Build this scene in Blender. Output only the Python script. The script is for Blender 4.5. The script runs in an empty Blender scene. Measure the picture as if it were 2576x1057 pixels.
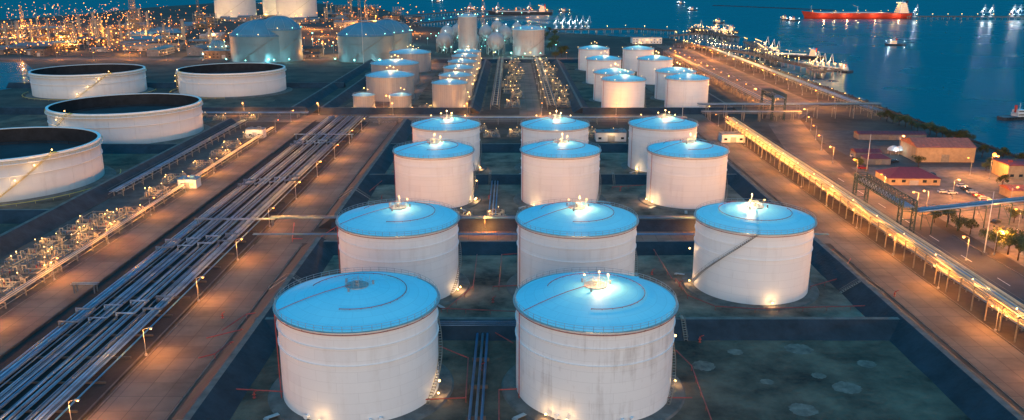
import bpy, math, random
from mathutils import Vector
random.seed(11)
sin,cos,pi=math.sin,math.cos,math.pi
rad=math.radians
scene=bpy.context.scene
coll=scene.collection
# ---------- ground position from image pixel coordinates, projected through the camera onto a level plane
F=2100.0;PT=rad(15.8);H=91.4;U0=1288.0;V0=528.0
def S(u,v,z=0.0):
    k=(v-V0)/F
    zc=(H-z)/(sin(PT)+k*cos(PT))
    return (zc*(u-U0)/F, zc*(cos(PT)-k*sin(PT)), z)
def ZC(v,z=0.0): return (H-z)/(sin(PT)+(v-V0)/F*cos(PT))
def p2(u,v): a=S(u,v); return (a[0],a[1])
# ---------- materials
def newmat(name):
    m=bpy.data.materials.new(name); m.use_nodes=True
    nt=m.node_tree; b=nt.nodes['Principled BSDF']
    return m,nt,b
def N(nt,t,**kw):
    n=nt.nodes.new(t)
    for k,v in kw.items(): setattr(n,k,v)
    return n
def M(name,col,rough=.65,metal=0,var=.3,scale=.3,bump=0,col2=None,detail=6,slab=None):
    m,nt,b=newmat(name)
    tc=N(nt,'ShaderNodeTexCoord')
    n1=N(nt,'ShaderNodeTexNoise'); n1.inputs['Scale'].default_value=scale; n1.inputs['Detail'].default_value=detail; n1.inputs['Roughness'].default_value=.65
    nt.links.new(tc.outputs['Object'],n1.inputs['Vector'])
    r=N(nt,'ShaderNodeValToRGB'); r.color_ramp.elements[0].position=.32; r.color_ramp.elements[1].position=.68
    a=[c*(1-var) for c in col]; c2=[min(1,c*(1+var)) for c in (col2 or col)]
    r.color_ramp.elements[0].color=(*a,1); r.color_ramp.elements[1].color=(*c2,1)
    nt.links.new(n1.outputs['Fac'],r.inputs['Fac']); out=r.outputs['Color']
    if slab:
        br=N(nt,'ShaderNodeTexBrick'); br.offset=0; br.inputs['Scale'].default_value=1; br.inputs['Brick Width'].default_value=slab[0]; br.inputs['Row Height'].default_value=slab[1]
        br.inputs['Mortar Size'].default_value=.09; br.inputs['Color1'].default_value=(1,1,1,1); br.inputs['Color2'].default_value=(.78,.78,.8,1); br.inputs['Mortar'].default_value=(.45,.45,.45,1)
        nt.links.new(tc.outputs['Object'],br.inputs['Vector'])
        m2=N(nt,'ShaderNodeMix',data_type='RGBA',blend_type='MULTIPLY'); m2.inputs['Factor'].default_value=1
        nt.links.new(out,m2.inputs['A']); nt.links.new(br.outputs['Color'],m2.inputs['B']); out=m2.outputs['Result']
    nt.links.new(out,b.inputs['Base Color'])
    b.inputs['Roughness'].default_value=rough; b.inputs['Metallic'].default_value=metal
    if bump:
        bm=N(nt,'ShaderNodeBump'); bm.inputs['Strength'].default_value=bump; bm.inputs['Distance'].default_value=.3
        n2=N(nt,'ShaderNodeTexNoise'); n2.inputs['Scale'].default_value=scale*8; n2.inputs['Detail'].default_value=6
        nt.links.new(tc.outputs['Object'],n2.inputs['Vector'])
        nt.links.new(n2.outputs['Fac'],bm.inputs['Height']); nt.links.new(bm.outputs['Normal'],b.inputs['Normal'])
    return m
def EM(name,col,st):
    m,nt,b=newmat(name)
    b.inputs['Base Color'].default_value=(*col,1)
    b.inputs['Emission Color'].default_value=(*col,1); b.inputs['Emission Strength'].default_value=st
    return m
def paint(name,col,dirt,plate=(9,2.4),streak=.5,seam=.12,rough=.45,fq=.25):
    m,nt,b=newmat(name)
    uv=N(nt,'ShaderNodeUVMap')
    mp=N(nt,'ShaderNodeMapping'); mp.inputs['Scale'].default_value=(fq,.03,1)
    nt.links.new(uv.outputs['UV'],mp.inputs['Vector'])
    n=N(nt,'ShaderNodeTexNoise'); n.inputs['Scale'].default_value=1.6; n.inputs['Detail'].default_value=7; n.inputs['Roughness'].default_value=.62
    nt.links.new(mp.outputs['Vector'],n.inputs['Vector'])
    n2=N(nt,'ShaderNodeTexNoise'); n2.inputs['Scale'].default_value=.1; n2.inputs['Detail'].default_value=8;n2.inputs['Roughness'].default_value=.7
    nt.links.new(uv.outputs['UV'],n2.inputs['Vector'])
    mu=N(nt,'ShaderNodeMath',operation='MULTIPLY'); nt.links.new(n.outputs['Fac'],mu.inputs[0]); nt.links.new(n2.outputs['Fac'],mu.inputs[1])
    r=N(nt,'ShaderNodeMapRange'); r.inputs['From Min'].default_value=.26; r.inputs['From Max'].default_value=.5; r.inputs['To Max'].default_value=streak
    nt.links.new(mu.outputs[0],r.inputs['Value'])
    mx=N(nt,'ShaderNodeMix',data_type='RGBA'); mx.inputs['A'].default_value=(*col,1); mx.inputs['B'].default_value=(*dirt,1)
    nt.links.new(r.outputs[0],mx.inputs['Factor'])
    br=N(nt,'ShaderNodeTexBrick'); br.inputs['Scale'].default_value=1; br.inputs['Brick Width'].default_value=plate[0]; br.inputs['Row Height'].default_value=plate[1]
    br.inputs['Mortar Size'].default_value=.05; br.inputs['Color1'].default_value=(1,1,1,1); br.inputs['Color2'].default_value=(.95,.95,.96,1); br.inputs['Mortar'].default_value=(1-seam,1-seam,1-seam,1)
    nt.links.new(uv.outputs['UV'],br.inputs['Vector'])
    m2=N(nt,'ShaderNodeMix',data_type='RGBA',blend_type='MULTIPLY'); m2.inputs['Factor'].default_value=1
    nt.links.new(mx.outputs['Result'],m2.inputs['A']); nt.links.new(br.outputs['Color'],m2.inputs['B'])
    nt.links.new(m2.outputs['Result'],b.inputs['Base Color']); b.inputs['Roughness'].default_value=rough
    return m
WHITE=paint('white_tank_paint',(.87,.87,.86),(.58,.52,.47),streak=.4,seam=.13)
WHITER=paint('rust_streaked_white_paint',(.87,.87,.86),(.30,.24,.20),streak=.65,seam=.14,fq=.5)
CREAM=paint('cream_tank_paint',(.68,.67,.64),(.42,.38,.35),streak=.5,seam=.08,plate=(12,3))
CLAD=paint('grey_cladding',(.36,.36,.36),(.20,.18,.17),plate=(1.6,40),seam=.35,streak=.6,rough=.4)
TEALW=paint('teal_lit_concrete_wall',(.15,.25,.28),(.09,.15,.17),plate=(6,6))  # teal of the lamplight is put into the wall colour
ROOF=paint('sky_tinted_roof_paint',(.30,.80,.90),(.18,.58,.72),plate=(5.5,2.2),seam=.16,streak=.45,rough=.55,fq=.6)  # pale roof with the blue of the sky light put into its colour
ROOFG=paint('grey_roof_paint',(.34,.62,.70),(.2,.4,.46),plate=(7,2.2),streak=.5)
DOMER=M('teal_lit_roof_paint',(.08,.21,.28),var=.15,scale=.05)  # same teal light cast mixed into the roof colour
RIB=M('galvanised_steel',(.38,.38,.38),.4,.3,.2,1)
STEEL=M('painted_steel',(.26,.23,.19),.5,.2,.25,1)
GREEN=M('dark_green_steel',(.03,.07,.065),.5,.1,.3,1)
RED=M('red_pipe_paint',(.36,.05,.035),.5,0,.3,.8)
YEL=M('yellow_handrail_paint',(.65,.45,.08),.5,0,.2,1)
PIPE=M('silver_insulated_pipe',(.24,.33,.43),.28,.6,.3,.2)
PIPE2=M('grey_pipe_paint',(.09,.145,.21),.38,.3,.35,.2)
PIPE3=M('cream_pipe_paint',(.62,.48,.30),.45,.1,.2,.2)
BLUEP=M('blue_pipe_paint',(.06,.19,.34),.35,.3,.2,.2)
DECKIN=M('near_black_floating_deck',(.010,.011,.014),.9,0,.5,.06,col2=(.02,.02,.024))  # near-black base with random mottling
INWALL=M('shade_dark_inner_shell',(.018,.018,.022),.8,0,.5,.2)  # shade inside the open tanks painted in as a dark base
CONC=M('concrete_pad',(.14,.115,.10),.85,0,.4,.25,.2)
CONCD=M('stained_dark_concrete',(.055,.053,.052),.85,0,.45,.2,.3,detail=10)
ROADC=M('concrete_road',(.135,.100,.078),.85,0,.48,.05,.1,detail=14,slab=(5.2,6.5))
ASPH=M('asphalt',(.045,.045,.05),.8,0,.35,.08,.15,detail=10)
BUND=M('bund_lining',(.018,.026,.036),.8,0,.5,.14,.5)
GROUND=M('gravel_ground',(.034,.028,.025),.95,0,.55,.035,.3,col2=(.070,.050,.038),detail=13)
FARG=M('industrial_ground',(.05,.038,.030),.95,0,.5,.012,0,detail=12)
EARTH=M('bare_earth',(.070,.046,.033),.95,0,.6,.08,.6,col2=(.20,.135,.098),detail=15)
EARTH2=M('muddy_earth',(.036,.021,.014),.95,0,.6,.075,1.0,col2=(.135,.083,.054),detail=15)
PALE=M('pale_dirt',(.19,.13,.10),.95,0,.5,.35,.5)
TRENCH=M('pipe_trench_floor',(.012,.011,.012),.95,0,.5,.15,.3)
WPAINT=M('road_marking_paint',(.6,.58,.55),.7,0,.2,1)
MAROON=M('maroon_roof_sheet',(.15,.022,.026),.55,0,.2,.6)
REDROOF=M('red_striped_roof',(.45,.11,.05),.5,0,.3,.6)
TAN=M('tan_wall_render',(.42,.29,.17),.8,0,.2,.5)
GREYW=M('grey_wall_sheet',(.17,.17,.18),.7,0,.3,.3)
GLASS=M('window_glass',(.03,.04,.05),.12,0,.1,1)
HULLR=M('red_hull_paint',(.60,.05,.02),.5,0,.25,.05)
HULLD=M('dark_hull_paint',(.04,.05,.065),.5,0,.3,.1)
SHIPW=M('white_ship_paint',(.7,.7,.68),.5,0,.1,.5)
DECKG=M('deck_paint',(.28,.10,.06),.6,0,.25,.2)
TYRE=M('rubber',(.02,.02,.02),.9)
CARW=M('white_car_paint',(.6,.6,.6),.25,.1,.03,1); CARD=M('dark_car_paint',(.05,.055,.06),.25,.2,.03,1); CARR=M('red_car_paint',(.4,.04,.03),.25,.1,.03,1)
BARK=M('bark',(.07,.05,.035),.9,0,.3,2)
LEAF=M('leaves',(.035,.06,.025),.8,0,.5,1.3,col2=(.08,.10,.035))
CANVAS=M('white_canvas',(.7,.7,.68),.7,0,.08,.5)
L_W=EM('warm_lamp_glow',(1,.58,.20),6.5); L_O=EM('sodium_lamp_glow',(1,.26,.03),8); L_C=EM('white_lamp_glow',(.75,.92,1),12); L_T=EM('teal_lamp_glow',(.3,1,.8),7)
L_WS=EM('warm_window_glow',(1,.5,.16),1.3)
# water
WATER,nt,b=newmat('sea_water')
b.inputs['Base Color'].default_value=(.003,.115,.15,1); b.inputs['IOR'].default_value=1.33
tc=N(nt,'ShaderNodeTexCoord'); n1=N(nt,'ShaderNodeTexNoise'); n1.inputs['Scale'].default_value=.12; n1.inputs['Detail'].default_value=6
nt.links.new(tc.outputs['Object'],n1.inputs['Vector'])
n2=N(nt,'ShaderNodeTexNoise'); n2.inputs['Scale'].default_value=.005; n2.inputs['Detail'].default_value=5
nt.links.new(tc.outputs['Object'],n2.inputs['Vector'])
bm=N(nt,'ShaderNodeBump'); bm.inputs['Strength'].default_value=.6; bm.inputs['Distance'].default_value=1.4
nt.links.new(n1.outputs['Fac'],bm.inputs['Height']); nt.links.new(bm.outputs['Normal'],b.inputs['Normal'])
mr=N(nt,'ShaderNodeMapRange'); mr.inputs['To Min'].default_value=.12; mr.inputs['To Max'].default_value=.42; nt.links.new(n2.outputs['Fac'],mr.inputs['Value']); nt.links.new(mr.outputs[0],b.inputs['Roughness'])
# ---------- mesh builder
class MB:
    def __init__(s): s.v=[];s.f=[];s.uv=[];s.mi=[];s.cur=0;s.smooth=[]
    def face(s,idx,uv=None,sm=False):
        s.f.append(idx); s.uv.append(uv or [(s.v[i][0],s.v[i][1]+s.v[i][2]) for i in idx]); s.mi.append(s.cur); s.smooth.append(sm)
    def box(s,x,y,z,sx,sy,sz,rot=0):
        c,n=cos(rot),sin(rot); b=len(s.v)
        for dz in(-.5,.5):
            for dx,dy in((-.5,-.5),(.5,-.5),(.5,.5),(-.5,.5)):
                X,Y=dx*sx,dy*sy
                s.v.append((x+X*c-Y*n,y+X*n+Y*c,z+dz*sz))
        for q in((3,2,1,0),(4,5,6,7),(0,1,5,4),(1,2,6,5),(2,3,7,6),(3,0,4,7)): s.face([b+i for i in q])
        return s
    def tube(s,p0,p1,r,n=6,r1=None):
        p0=Vector(p0);p1=Vector(p1);d=(p1-p0)
        if d.length<1e-5: return s
        d.normalize(); a=Vector((0,0,1)) if abs(d.z)<.9 else Vector((1,0,0))
        e=d.cross(a).normalized(); g=d.cross(e); b=len(s.v); r1=r if r1 is None else r1
        for p,rr in((p0,r),(p1,r1)):
            for i in range(n):
                t=2*pi*i/n; s.v.append(tuple(p+e*rr*cos(t)+g*rr*sin(t)))
        for i in range(n):
            j=(i+1)%n; s.face([b+j,b+i,b+n+i,b+n+j],None,n>5)
        s.face([b+i for i in range(n)]); s.face([b+n+i for i in range(n-1,-1,-1)])
        return s
    def path(s,pts,r,n=6):
        for a,c in zip(pts,pts[1:]):
            a=Vector(a);c=Vector(c);d=(c-a)
            if d.length<1e-4: continue
            d.normalize(); s.tube(a-d*r*.3,c+d*r*.6,r,n)
        return s
    def rev(s,prof,n=64,c=(0,0,0),sm=True,a0=0,a1=2*pi):
        b=len(s.v); m=len(prof); L=[0]
        for p,q in zip(prof,prof[1:]): L.append(L[-1]+math.hypot(q[0]-p[0],q[1]-p[1]))
        R=max(p[0] for p in prof)
        for i in range(n+1):
            t=a0+(a1-a0)*i/n
            for r,z in prof: s.v.append((c[0]+r*cos(t),c[1]+r*sin(t),c[2]+z))
        for i in range(n):
            u0=R*(a0+(a1-a0)*i/n);u1=R*(a0+(a1-a0)*(i+1)/n)
            for j in range(m-1):
                s.face([b+i*m+j,b+(i+1)*m+j,b+(i+1)*m+j+1,b+i*m+j+1],[(u0,L[j]),(u1,L[j]),(u1,L[j+1]),(u0,L[j+1])],sm)
        return s
    def ring(s,R,z,w,h,n=64,a0=0,a1=2*pi):
        return s.rev([(R,z-h/2),(R+w,z-h/2),(R+w,z+h/2),(R,z+h/2),(R,z-h/2)],n,sm=False,a0=a0,a1=a1)
    def arc(s,R,z,r,a0,a1,n=32,m=5):
        s.path([(R*cos(a0+(a1-a0)*i/n),R*sin(a0+(a1-a0)*i/n),z) for i in range(n+1)],r,m); return s
    def ball(s,x,y,z,r,n=8,m=5,sz=1):
        return s.rev([(max(1e-4,r*sin(pi*j/m)),-r*sz*cos(pi*j/m)) for j in range(m+1)],n,(x,y,z))
    def flat(s,pts,z):
        b=len(s.v)
        for p in pts: s.v.append((p[0],p[1],z))
        s.face([b+i for i in range(len(pts))]); return s
    def mesh(s,name,mats):
        me=bpy.data.meshes.new(name); me.from_pydata(s.v,[],s.f)
        if not isinstance(mats,(list,tuple)): mats=[mats]
        for m in mats: me.materials.append(m)
        ul=me.uv_layers.new(name='UVMap')
        flat=[c for u in s.uv for p in u for c in p]
        ul.data.foreach_set('uv',flat)
        me.polygons.foreach_set('material_index',s.mi); me.polygons.foreach_set('use_smooth',s.smooth)
        me.update(); return me
def add(name,mb,mats,parent=None,loc=(0,0,0),rot=0):
    o=bpy.data.objects.new(name,mb.mesh(name,mats)); coll.objects.link(o); o.location=loc; o.rotation_euler=(0,0,rot)
    if parent: o.parent=parent
    return o
def tag(o,label,cat,group=None):
    o['label']=label;o['category']=cat
    if group:o['group']=group
    return o
def thing(name,loc,label,cat,group=None,rot=0):
    o=bpy.data.objects.new(name,None); coll.objects.link(o); o.location=loc; o.rotation_euler=(0,0,rot); o.empty_display_size=.5
    return tag(o,label,cat,group)
def clone(root,loc,rot=None,sc=None,parent=None,**props):
    c=root.copy(); coll.objects.link(c)
    if parent is None:
        c.location=loc
        if rot is not None: c.rotation_euler=(0,0,rot)
        if sc is not None: c.scale=sc if isinstance(sc,(tuple,list)) else (sc,)*3
    else: c.parent=parent
    for ch in root.children: clone(ch,None,parent=c)
    for k,v in props.items(): c[k]=v
    return c
def light(loc,power,col=(1,.55,.2),r=.3,parent=None,name='lamp_light'):
    d=bpy.data.lights.new(name,'POINT'); d.energy=power; d.color=col; d.shadow_soft_size=r
    o=bpy.data.objects.new(name,d); coll.objects.link(o); o.location=loc
    if parent:o.parent=parent
    return o
WARM=(1,.60,.24);ORG=(1,.34,.05);COOL=(.75,.92,1);TEAL=(.3,.85,.9);GOLD=(1,.52,.14)
def sheet(name,pts,z,mat):
    o=add(name,MB().flat(pts,z),mat); o['kind']='structure'; return o
def rect(x0,y0,x1,y1): return [(x0,y0),(x1,y0),(x1,y1),(x0,y1)]
# ---------- SETTING sheets
W=MB().flat(rect(-9000,-600,9000,14000),-2.2); o=add('water',W,WATER); o['kind']='structure'
land=[(-2600,-300),(262,-300),(262,p2(1900,150)[1]),p2(1800,122),p2(1690,96),p2(1560,92),p2(1380,78),p2(1200,72),p2(1060,66),p2(1020,40),p2(960,22),p2(800,8),p2(560,6),p2(380,18),p2(230,34),p2(0,50),p2(-500,62)]
g=MB(); g.flat(land,0)
n=len(land)
for i in range(n):
    a,c=land[i],land[(i+1)%n]; b0=len(g.v); g.v+= [(a[0],a[1],0),(c[0],c[1],0),(c[0],c[1],-3),(a[0],a[1],-3)]; g.face([b0+3,b0+2,b0+1,b0])
o=add('ground',g,GROUND); o['kind']='structure'
sheet('industrial_ground',[p2(-400,150),(150,p2(0,150)[1]),p2(1560,100),p2(1060,70),p2(900,30),p2(560,12),p2(0,60),p2(-400,70)],.02,FARG)
sheet('water',[p2(-150,158),p2(60,156),p2(92,180),p2(95,214),p2(0,226),p2(-150,240)],.03,WATER)
sheet('distant_land',[(-6000,4600),(-600,4300),(-900,5200),(-6000,5600)],-1.5,FARG)
sheet('earth',rect(-62,60,98,199),.01,EARTH2)
sheet('earth',rect(-62,211,98,268),.01,EARTH)
sheet('earth',rect(-62,306,98,365),.01,EARTH)
sheet('earth',rect(-62,377,98,434),.01,EARTH)
sheet('earth',rect(-330,300,-178,640),.01,EARTH2)
sheet('earth',rect(-120,575,-20,900),.01,EARTH2)
sheet('earth',rect(50,575,150,900),.01,EARTH2)
sheet('pipe_trench',rect(-126,40,-92,535),.01,TRENCH)
sheet('road',rect(-141,40,-127.5,528),.05,ROADC)
sheet('road',rect(-90,40,-74,528),.05,ROADC)
sheet('road',rect(-90,280,-66,293),.045,ROADC)
sheet('road',rect(-66,279.5,112,293.5),.055,ROADC)
sheet('road',rect(112,40,127.5,980),.05,ROADC)
sheet('road',rect(-300,530,128,556),.03,ROADC)
sheet('road',rect(-90,556,-72,930),.035,ROADC)
sheet('road',rect(5,556,20,930),.036,ROADC)
sheet('road',[(-1000,930),(270,930),(270,958),(-1000,958)],.04,ROADC)
sheet('road',[(143,40),(160,40),(160,300),(143,300)],.047,ASPH)
sheet('road',[(143,300),(160,300),(160,380),(168,440),(188,540),(222,600),(225,1120),(190,1120),(186,600),(165,540),(147,440),(143,380)],.047,ROADC)
sheet('yard_paving',rect(166,235,255,400),.02,CONC)
sheet('yard_paving',rect(175,400,255,500),.015,CONCD)
sheet('yard_paving',rect(-170,215,-142,500),.02,CONCD)
for (u,v,r) in((2130,975,3.4),(1770,920,3),(2020,1030,3.2),(2010,878,3.6),(2180,915,2.3),(1850,885,2),(2060,945,1.8),(1930,960,1.6)):
    x,y=p2(u,v); sheet('dirt_patch',[(x+r*(.85+.22*random.random())*cos(t*pi/16),y+r*.9*(.85+.22*random.random())*sin(t*pi/16)) for t in range(32)],.03,PALE)
mk=MB()
for i in range(44):
    y=150+i*22
    mk.flat(rect(151.4,y,151.7,y+7) if y<380 else rect(205,y+250,205.4,y+258),.056)
o=add('road_marking',mk,WPAINT); o['kind']='structure'
mk=MB()
for i in range(16): mk.flat(rect(-89+i*.95,529,-88.6+i*.95,530.2),.06)
for i in range(40): mk.flat(rect(143.4,100+i*5,143.7,102.5+i*5),.058)
o=add('road_marking',mk,WPAINT); o['kind']='structure'
for x,y0,y1 in((-127,40,528),(-73.6,40,278),(-73.6,295,528),(-90.4,40,278),(-90.4,296,528),(-141.4,40,528),(111.6,40,275),(111.6,297,525),(128,40,980),(142.6,40,380),(160.4,40,290),(160.4,330,380)):
    o=add('kerb',MB().box(x,(y0+y1)/2,.07,.35,y1-y0,.16),CONC); o['kind']='structure'
for x in(-126.4,-91.6):
    tag(add('retaining_wall',MB().box(x,287,.35,.5,494,.7),CONCD),'low concrete retaining wall edging the pipe trench','wall')
mb=MB()
mb.box(261,430,.5,1.2,1100,1)
for i in range(500):
    mb.ball(264+random.uniform(-1.5,2.5),-20+i*2+random.random()*2,-1.6+random.random()*1.1,random.uniform(.7,1.6),5,3)
tag(add('sea_wall',mb,CONCD),'rock-armoured concrete sea wall beside the water','wall')
# ---------- bunds
def bund(x0,y0,x1,y1,h=2.5,top=1.6,bot=11,lab='dark lined earth bund around the tanks'):
    d=Vector((x1-x0,y1-y0)); L=d.length; n=max(2,int(L/9)); d/=L; p=Vector((-d.y,d.x)); mb=MB(); h+=1.1; bot+=1.5
    for i in range(n+1):
        c=Vector((x0,y0))+d*L*i/n; j=random.uniform(-.35,.35)
        for w,z in((-bot/2+j*.6,0),(-top/2,h+j*.12),(top/2,h+j*.12),(bot/2+j*.7,0)): mb.v.append((c.x+p.x*w,c.y+p.y*w,z))
    for i in range(n):
        for k in range(3):
            mb.cur=1 if k==1 else 0
            mb.face([i*4+k,(i+1)*4+k,(i+1)*4+k+1,i*4+k+1][::-1])
    mb.cur=0
    mb.face([0,1,2,3]);mb.face([n*4+3,n*4+2,n*4+1,n*4])
    return tag(add('bund_wall',mb,[BUND,CONC]),lab,'bund','bunds around the tank farm')
for a in((-66.5,60,-66.5,275,2.8),(-66.5,298,-66.5,520,2.8),(104,60,104,276,2.9),(104,298,104,520,2.9),(-68,205,104,205,2.5),(-67,273,103,273,2.0),(-67,300,103,300,2.0),(-67,371,103,371,2.3),(-67,441,103,441,2.5),
          (-177,180,-177,520,3.2),(-420,438,-178,438,3),(-420,565,-140,565,3.1),(-420,310,-178,310,2.8),(-130,566,-28,566,2.6),(-130,566,-130,900,2.7),(48,566,150,566,2.6),(-28,566,-28,900,2.5),(150,566,150,900,2.8),(48,566,48,900,2.4),(-420,700,-140,700,2.9),(-150,566,-150,900,2.9),
          (-128,905,150,905,2.3)):
    bund(*a[:4],h=a[4])
def crossover(x,y,rot):
    T=thing('crossover_stair',(x,y,0),'small steel stairway crossing over a bund','stairway','bund crossover stairs',rot); mb=MB()
    for s in(-1,1):
        for i in range(9): mb.box(s*(6.2-i*.62),0,.4*(i+1),.4,.9,.06)
        for w in(-.45,.45): mb.path([(s*6.6,w,1.1),(s*1.1,w,4.9)],.04,4); mb.path([(s*6.6,w,.1),(s*1.1,w,3.8)],.06,4)
    mb.box(0,0,3.85,2.4,.9,.08); mb.path([(-1.1,.45,4.9),(1.1,.45,4.9)],.04,4)
    add('step',mb,STEEL,T)
for q in((-66.5,150,0),(-66.5,235,0),(104,150,0),(104,232,0),(-66.5,340,0),(104,410,0),(45,205,pi/2),(-10,371,pi/2),(46,371,pi/2),(30,273,pi/2)): crossover(*q)
# ---------- storage tanks
def stair(R,h,a0,a1,mb,w=.75,steps=None):
    n=steps or int(h/.45)
    for i in range(n):
        t=a0+(a1-a0)*i/n; z=.3+(h-.3)*(i+.5)/n
        mb.box((R+.15+w/2)*cos(t),(R+.15+w/2)*sin(t),z,w,.3,.05,t)
    for rr in(R+.15,R+.15+w):
        m=30
        for k,(dz,r) in enumerate(((-.1,.07),(1.0,.03),(.55,.025))):
            if k and rr<R+.2: continue
            mb.path([(rr*cos(a0+(a1-a0)*i/m),rr*sin(a0+(a1-a0)*i/m),.3+(h-.3)*i/m+dz) for i in range(m+1)],r,4)
    for i in range(0,n,3):
        t=a0+(a1-a0)*i/n; z=.3+(h-.3)*i/n; q=R+.15+w
        mb.tube((q*cos(t),q*sin(t),z),(q*cos(t),q*sin(t),z+1),.03,4)
def railing(R,z,mb,sp=2.2,ht=1.1,r=.035,a0=0,a1=2*pi):
    n=max(6,int(R*(a1-a0)/sp))
    for i in range(n):
        t=a0+(a1-a0)*i/n; mb.tube((R*cos(t),R*sin(t),z),(R*cos(t),R*sin(t),z+ht),r,4)
    for k in(.5,1): mb.arc(R,z+ht*k,r,a0,a1,n,4)
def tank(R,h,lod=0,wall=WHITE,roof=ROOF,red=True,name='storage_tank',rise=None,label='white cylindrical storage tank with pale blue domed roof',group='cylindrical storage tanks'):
    T=thing(name,(0,0,-500),label,'storage tank',group)
    n=96 if lod==0 else 56
    add('foundation',MB().rev([(R+3.4,0),(R+3.0,.4),(R-.1,.42)],n,sm=False),CONC,T)
    add('wall',MB().rev([(R,.4),(R,h)],n),wall,T)
    rise=rise if rise is not None else .19*R
    pr=[(R*(1-j/10),h+.02+rise*(1-(1-j/10)**1.7)) for j in range(10)]+[(.01,h+rise+.02)]
    zr=lambda q:h+.02+rise*(1-(q/R)**1.7)
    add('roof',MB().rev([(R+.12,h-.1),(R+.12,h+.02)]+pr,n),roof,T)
    for z in((.82,.64) if lod==0 else (.78,)): add('stiffening_ring',MB().ring(R+.01,h*z,.24,.12,n),wall,T)
    mb=MB(); railing(R+.3 if lod==0 else R+.1,h+.03,mb,2.0 if lod==0 else 3.2,r=.045 if lod==0 else .07)
    mb.ring(R-.02,h-.12,.75,.08,n)
    add('railing',mb,RIB,T)
    mb=MB(); a0,a1=rad(-30),rad(50)
    if h>12: stair(R,h,a0,a1,mb)
    else: stair(R,h,rad(-60),rad(20),mb)
    add('stairway',mb,STEEL,T)
    if red:
        mb=MB(); mb.arc(R+.42,h-.75,.08,0,2*pi,64,5); mb.path([((R+.45)*cos(rad(-160)),(R+.45)*sin(rad(-160)),z) for z in(h-.75,.5)],.1,5)
        for i in range(24):
            t=i*pi/12; mb.tube((R*cos(t),R*sin(t),h-.75),((R+.45)*cos(t),(R+.45)*sin(t),h-.75),.05,4)
        add('cooling_ring_pipe',mb,RED,T)
    if lod==0:
        mb=MB(); q=R*.62
        pts=[(q*cos(rad(a)),q*sin(rad(a)),zr(q)+.25) for a in range(-100,170,6)]
        mb.path(pts,.08,5)
        for a in range(-100,170,12): mb.tube((q*cos(rad(a)),q*sin(rad(a)),zr(q)),(q*cos(rad(a)),q*sin(rad(a)),zr(q)+.3),.05,4)
        add('roof_pipe',mb,RED,T)
        mb=MB(); pts=[(k*cos(rad(205)),k*sin(rad(205)),zr(k)+.3) for k in (R,R*.8,R*.6,R*.4,R*.2,1.5)]
        mb.path(pts,.08,5); add('roof_pipe',mb,RED,T)
        mb=MB(); zt=h+rise
        railing(2.5,zt+.1,mb,1.0,1.1,.035); railing(1.1,zt+.1,mb,1,1.3,.04)
        mb.rev([(2.6,zt-.3),(2.6,zt+.1),(.01,zt+.12)],20,sm=False)
        mb.rev([(.35,zt),(.35,zt+.9),(.5,zt+1),(.01,zt+1.2)],12)
        for a in(20,140,250):
            x,y=3.6*cos(rad(a)),3.6*sin(rad(a)); mb.rev([(.25,-.5),(.25,.5),(.35,.6),(.01,.7)],10,(x,y,zt))
        mb.tube((.6,-1.2,zt),(.6,-1.2,zt+3.3),.05,5); mb.tube((2.8,.5,zt-.4),(2.8,.5,zt+2.0),.05,5)
        add('roof_platform',mb,RIB,T)
        mb=MB(); ca,sa=cos(rad(50)),sin(rad(50))
        for k in range(12):
            f=k/11; r_=R-(R-3)*f; mb.box(r_*ca,r_*sa,zr(r_)+.12,1.35,.6,.05,rad(50))
        for s_ in(-.4,.4): mb.path([(k*ca-s_*sa,k*sa+s_*ca,zr(k)+1.0) for k in (R,R*.75,R*.5,R*.25,3)],.03,4)
        add('roof_walkway',mb,roof,T)
        for a in(-75,-68,-120):
            mb=MB(); mb.tube(((R-.1)*cos(rad(a)),(R-.1)*sin(rad(a)),1.3),((R+.8)*cos(rad(a)),(R+.8)*sin(rad(a)),1.3),.4,12); mb.tube(((R+.8)*cos(rad(a)),(R+.8)*sin(rad(a)),1.3),((R+.95)*cos(rad(a)),(R+.95)*sin(rad(a)),1.3),.55,12)
            add('manhole',mb,wall,T)
        for a in(-52,-100,-140):
            mb=MB(); mb.box((R+4.4)*cos(rad(a)),(R+4.4)*sin(rad(a)),.5,3,1.1,.1,rad(a)); mb.box((R+5.8)*cos(rad(a)),(R+5.8)*sin(rad(a)),.25,.8,1.1,.3,rad(a))
            add('base_step',mb,RIB,T)
    return T
_lampcache={}
def tank_lamp(T,x,y,z,power,dx=0,dy=0,big=.28,mat=L_W,col=WARM):
    key=(round(big,2),mat.name)
    if key not in _lampcache: _lampcache[key]=MB().ball(0,0,0,big,8,5).mesh('lamp',[mat])
    o=bpy.data.objects.new('lamp',_lampcache[key]); coll.objects.link(o); o.parent=T; o.location=(x,y,z)
    if power: light((x+dx,y+dy,z-(big+.3 if abs(dx)+abs(dy)<big+.2 else 0)),power,col,.25,T)
H1=21.6
A=tank(17.6,H1); A2=tank(17.6,H1,wall=WHITER); Bt=tank(16.2,H1,label='white storage tank with blue roof behind an earth bund')
def place(P,u,v,h,rot=0,**k):
    x,y,_=S(u,v,h); return clone(P,(x,y,0),rot,None,None,**k),x,y
def base_lamps(T,R,angs,power=220,rot=0,big=.26):
    for a in angs:
        t=rad(a)-rot; tank_lamp(T,(R+1.3)*cos(t),(R+1.3)*sin(t),1.5,power,.5*cos(t),.5*sin(t),big)
def roof_lamps(T,R,h,power,n=3,rot=0,big=.2):
    z=h+.19*R+3.5
    tank_lamp(T,.6,-1.2,z,power*.75,big=big)
    if n>1: tank_lamp(T,2.8,.5,z-1.3,power*.25 if power>1200 else 0,big=big)
    if n>2: tank_lamp(T,-2.4,1.2,z-1.6,0,big=big)
t,x,y=place(A,900,752,H1,label='white storage tank with unlit blue roof and red piping'); base_lamps(t,17.6,(-18,-108),260)
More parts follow.
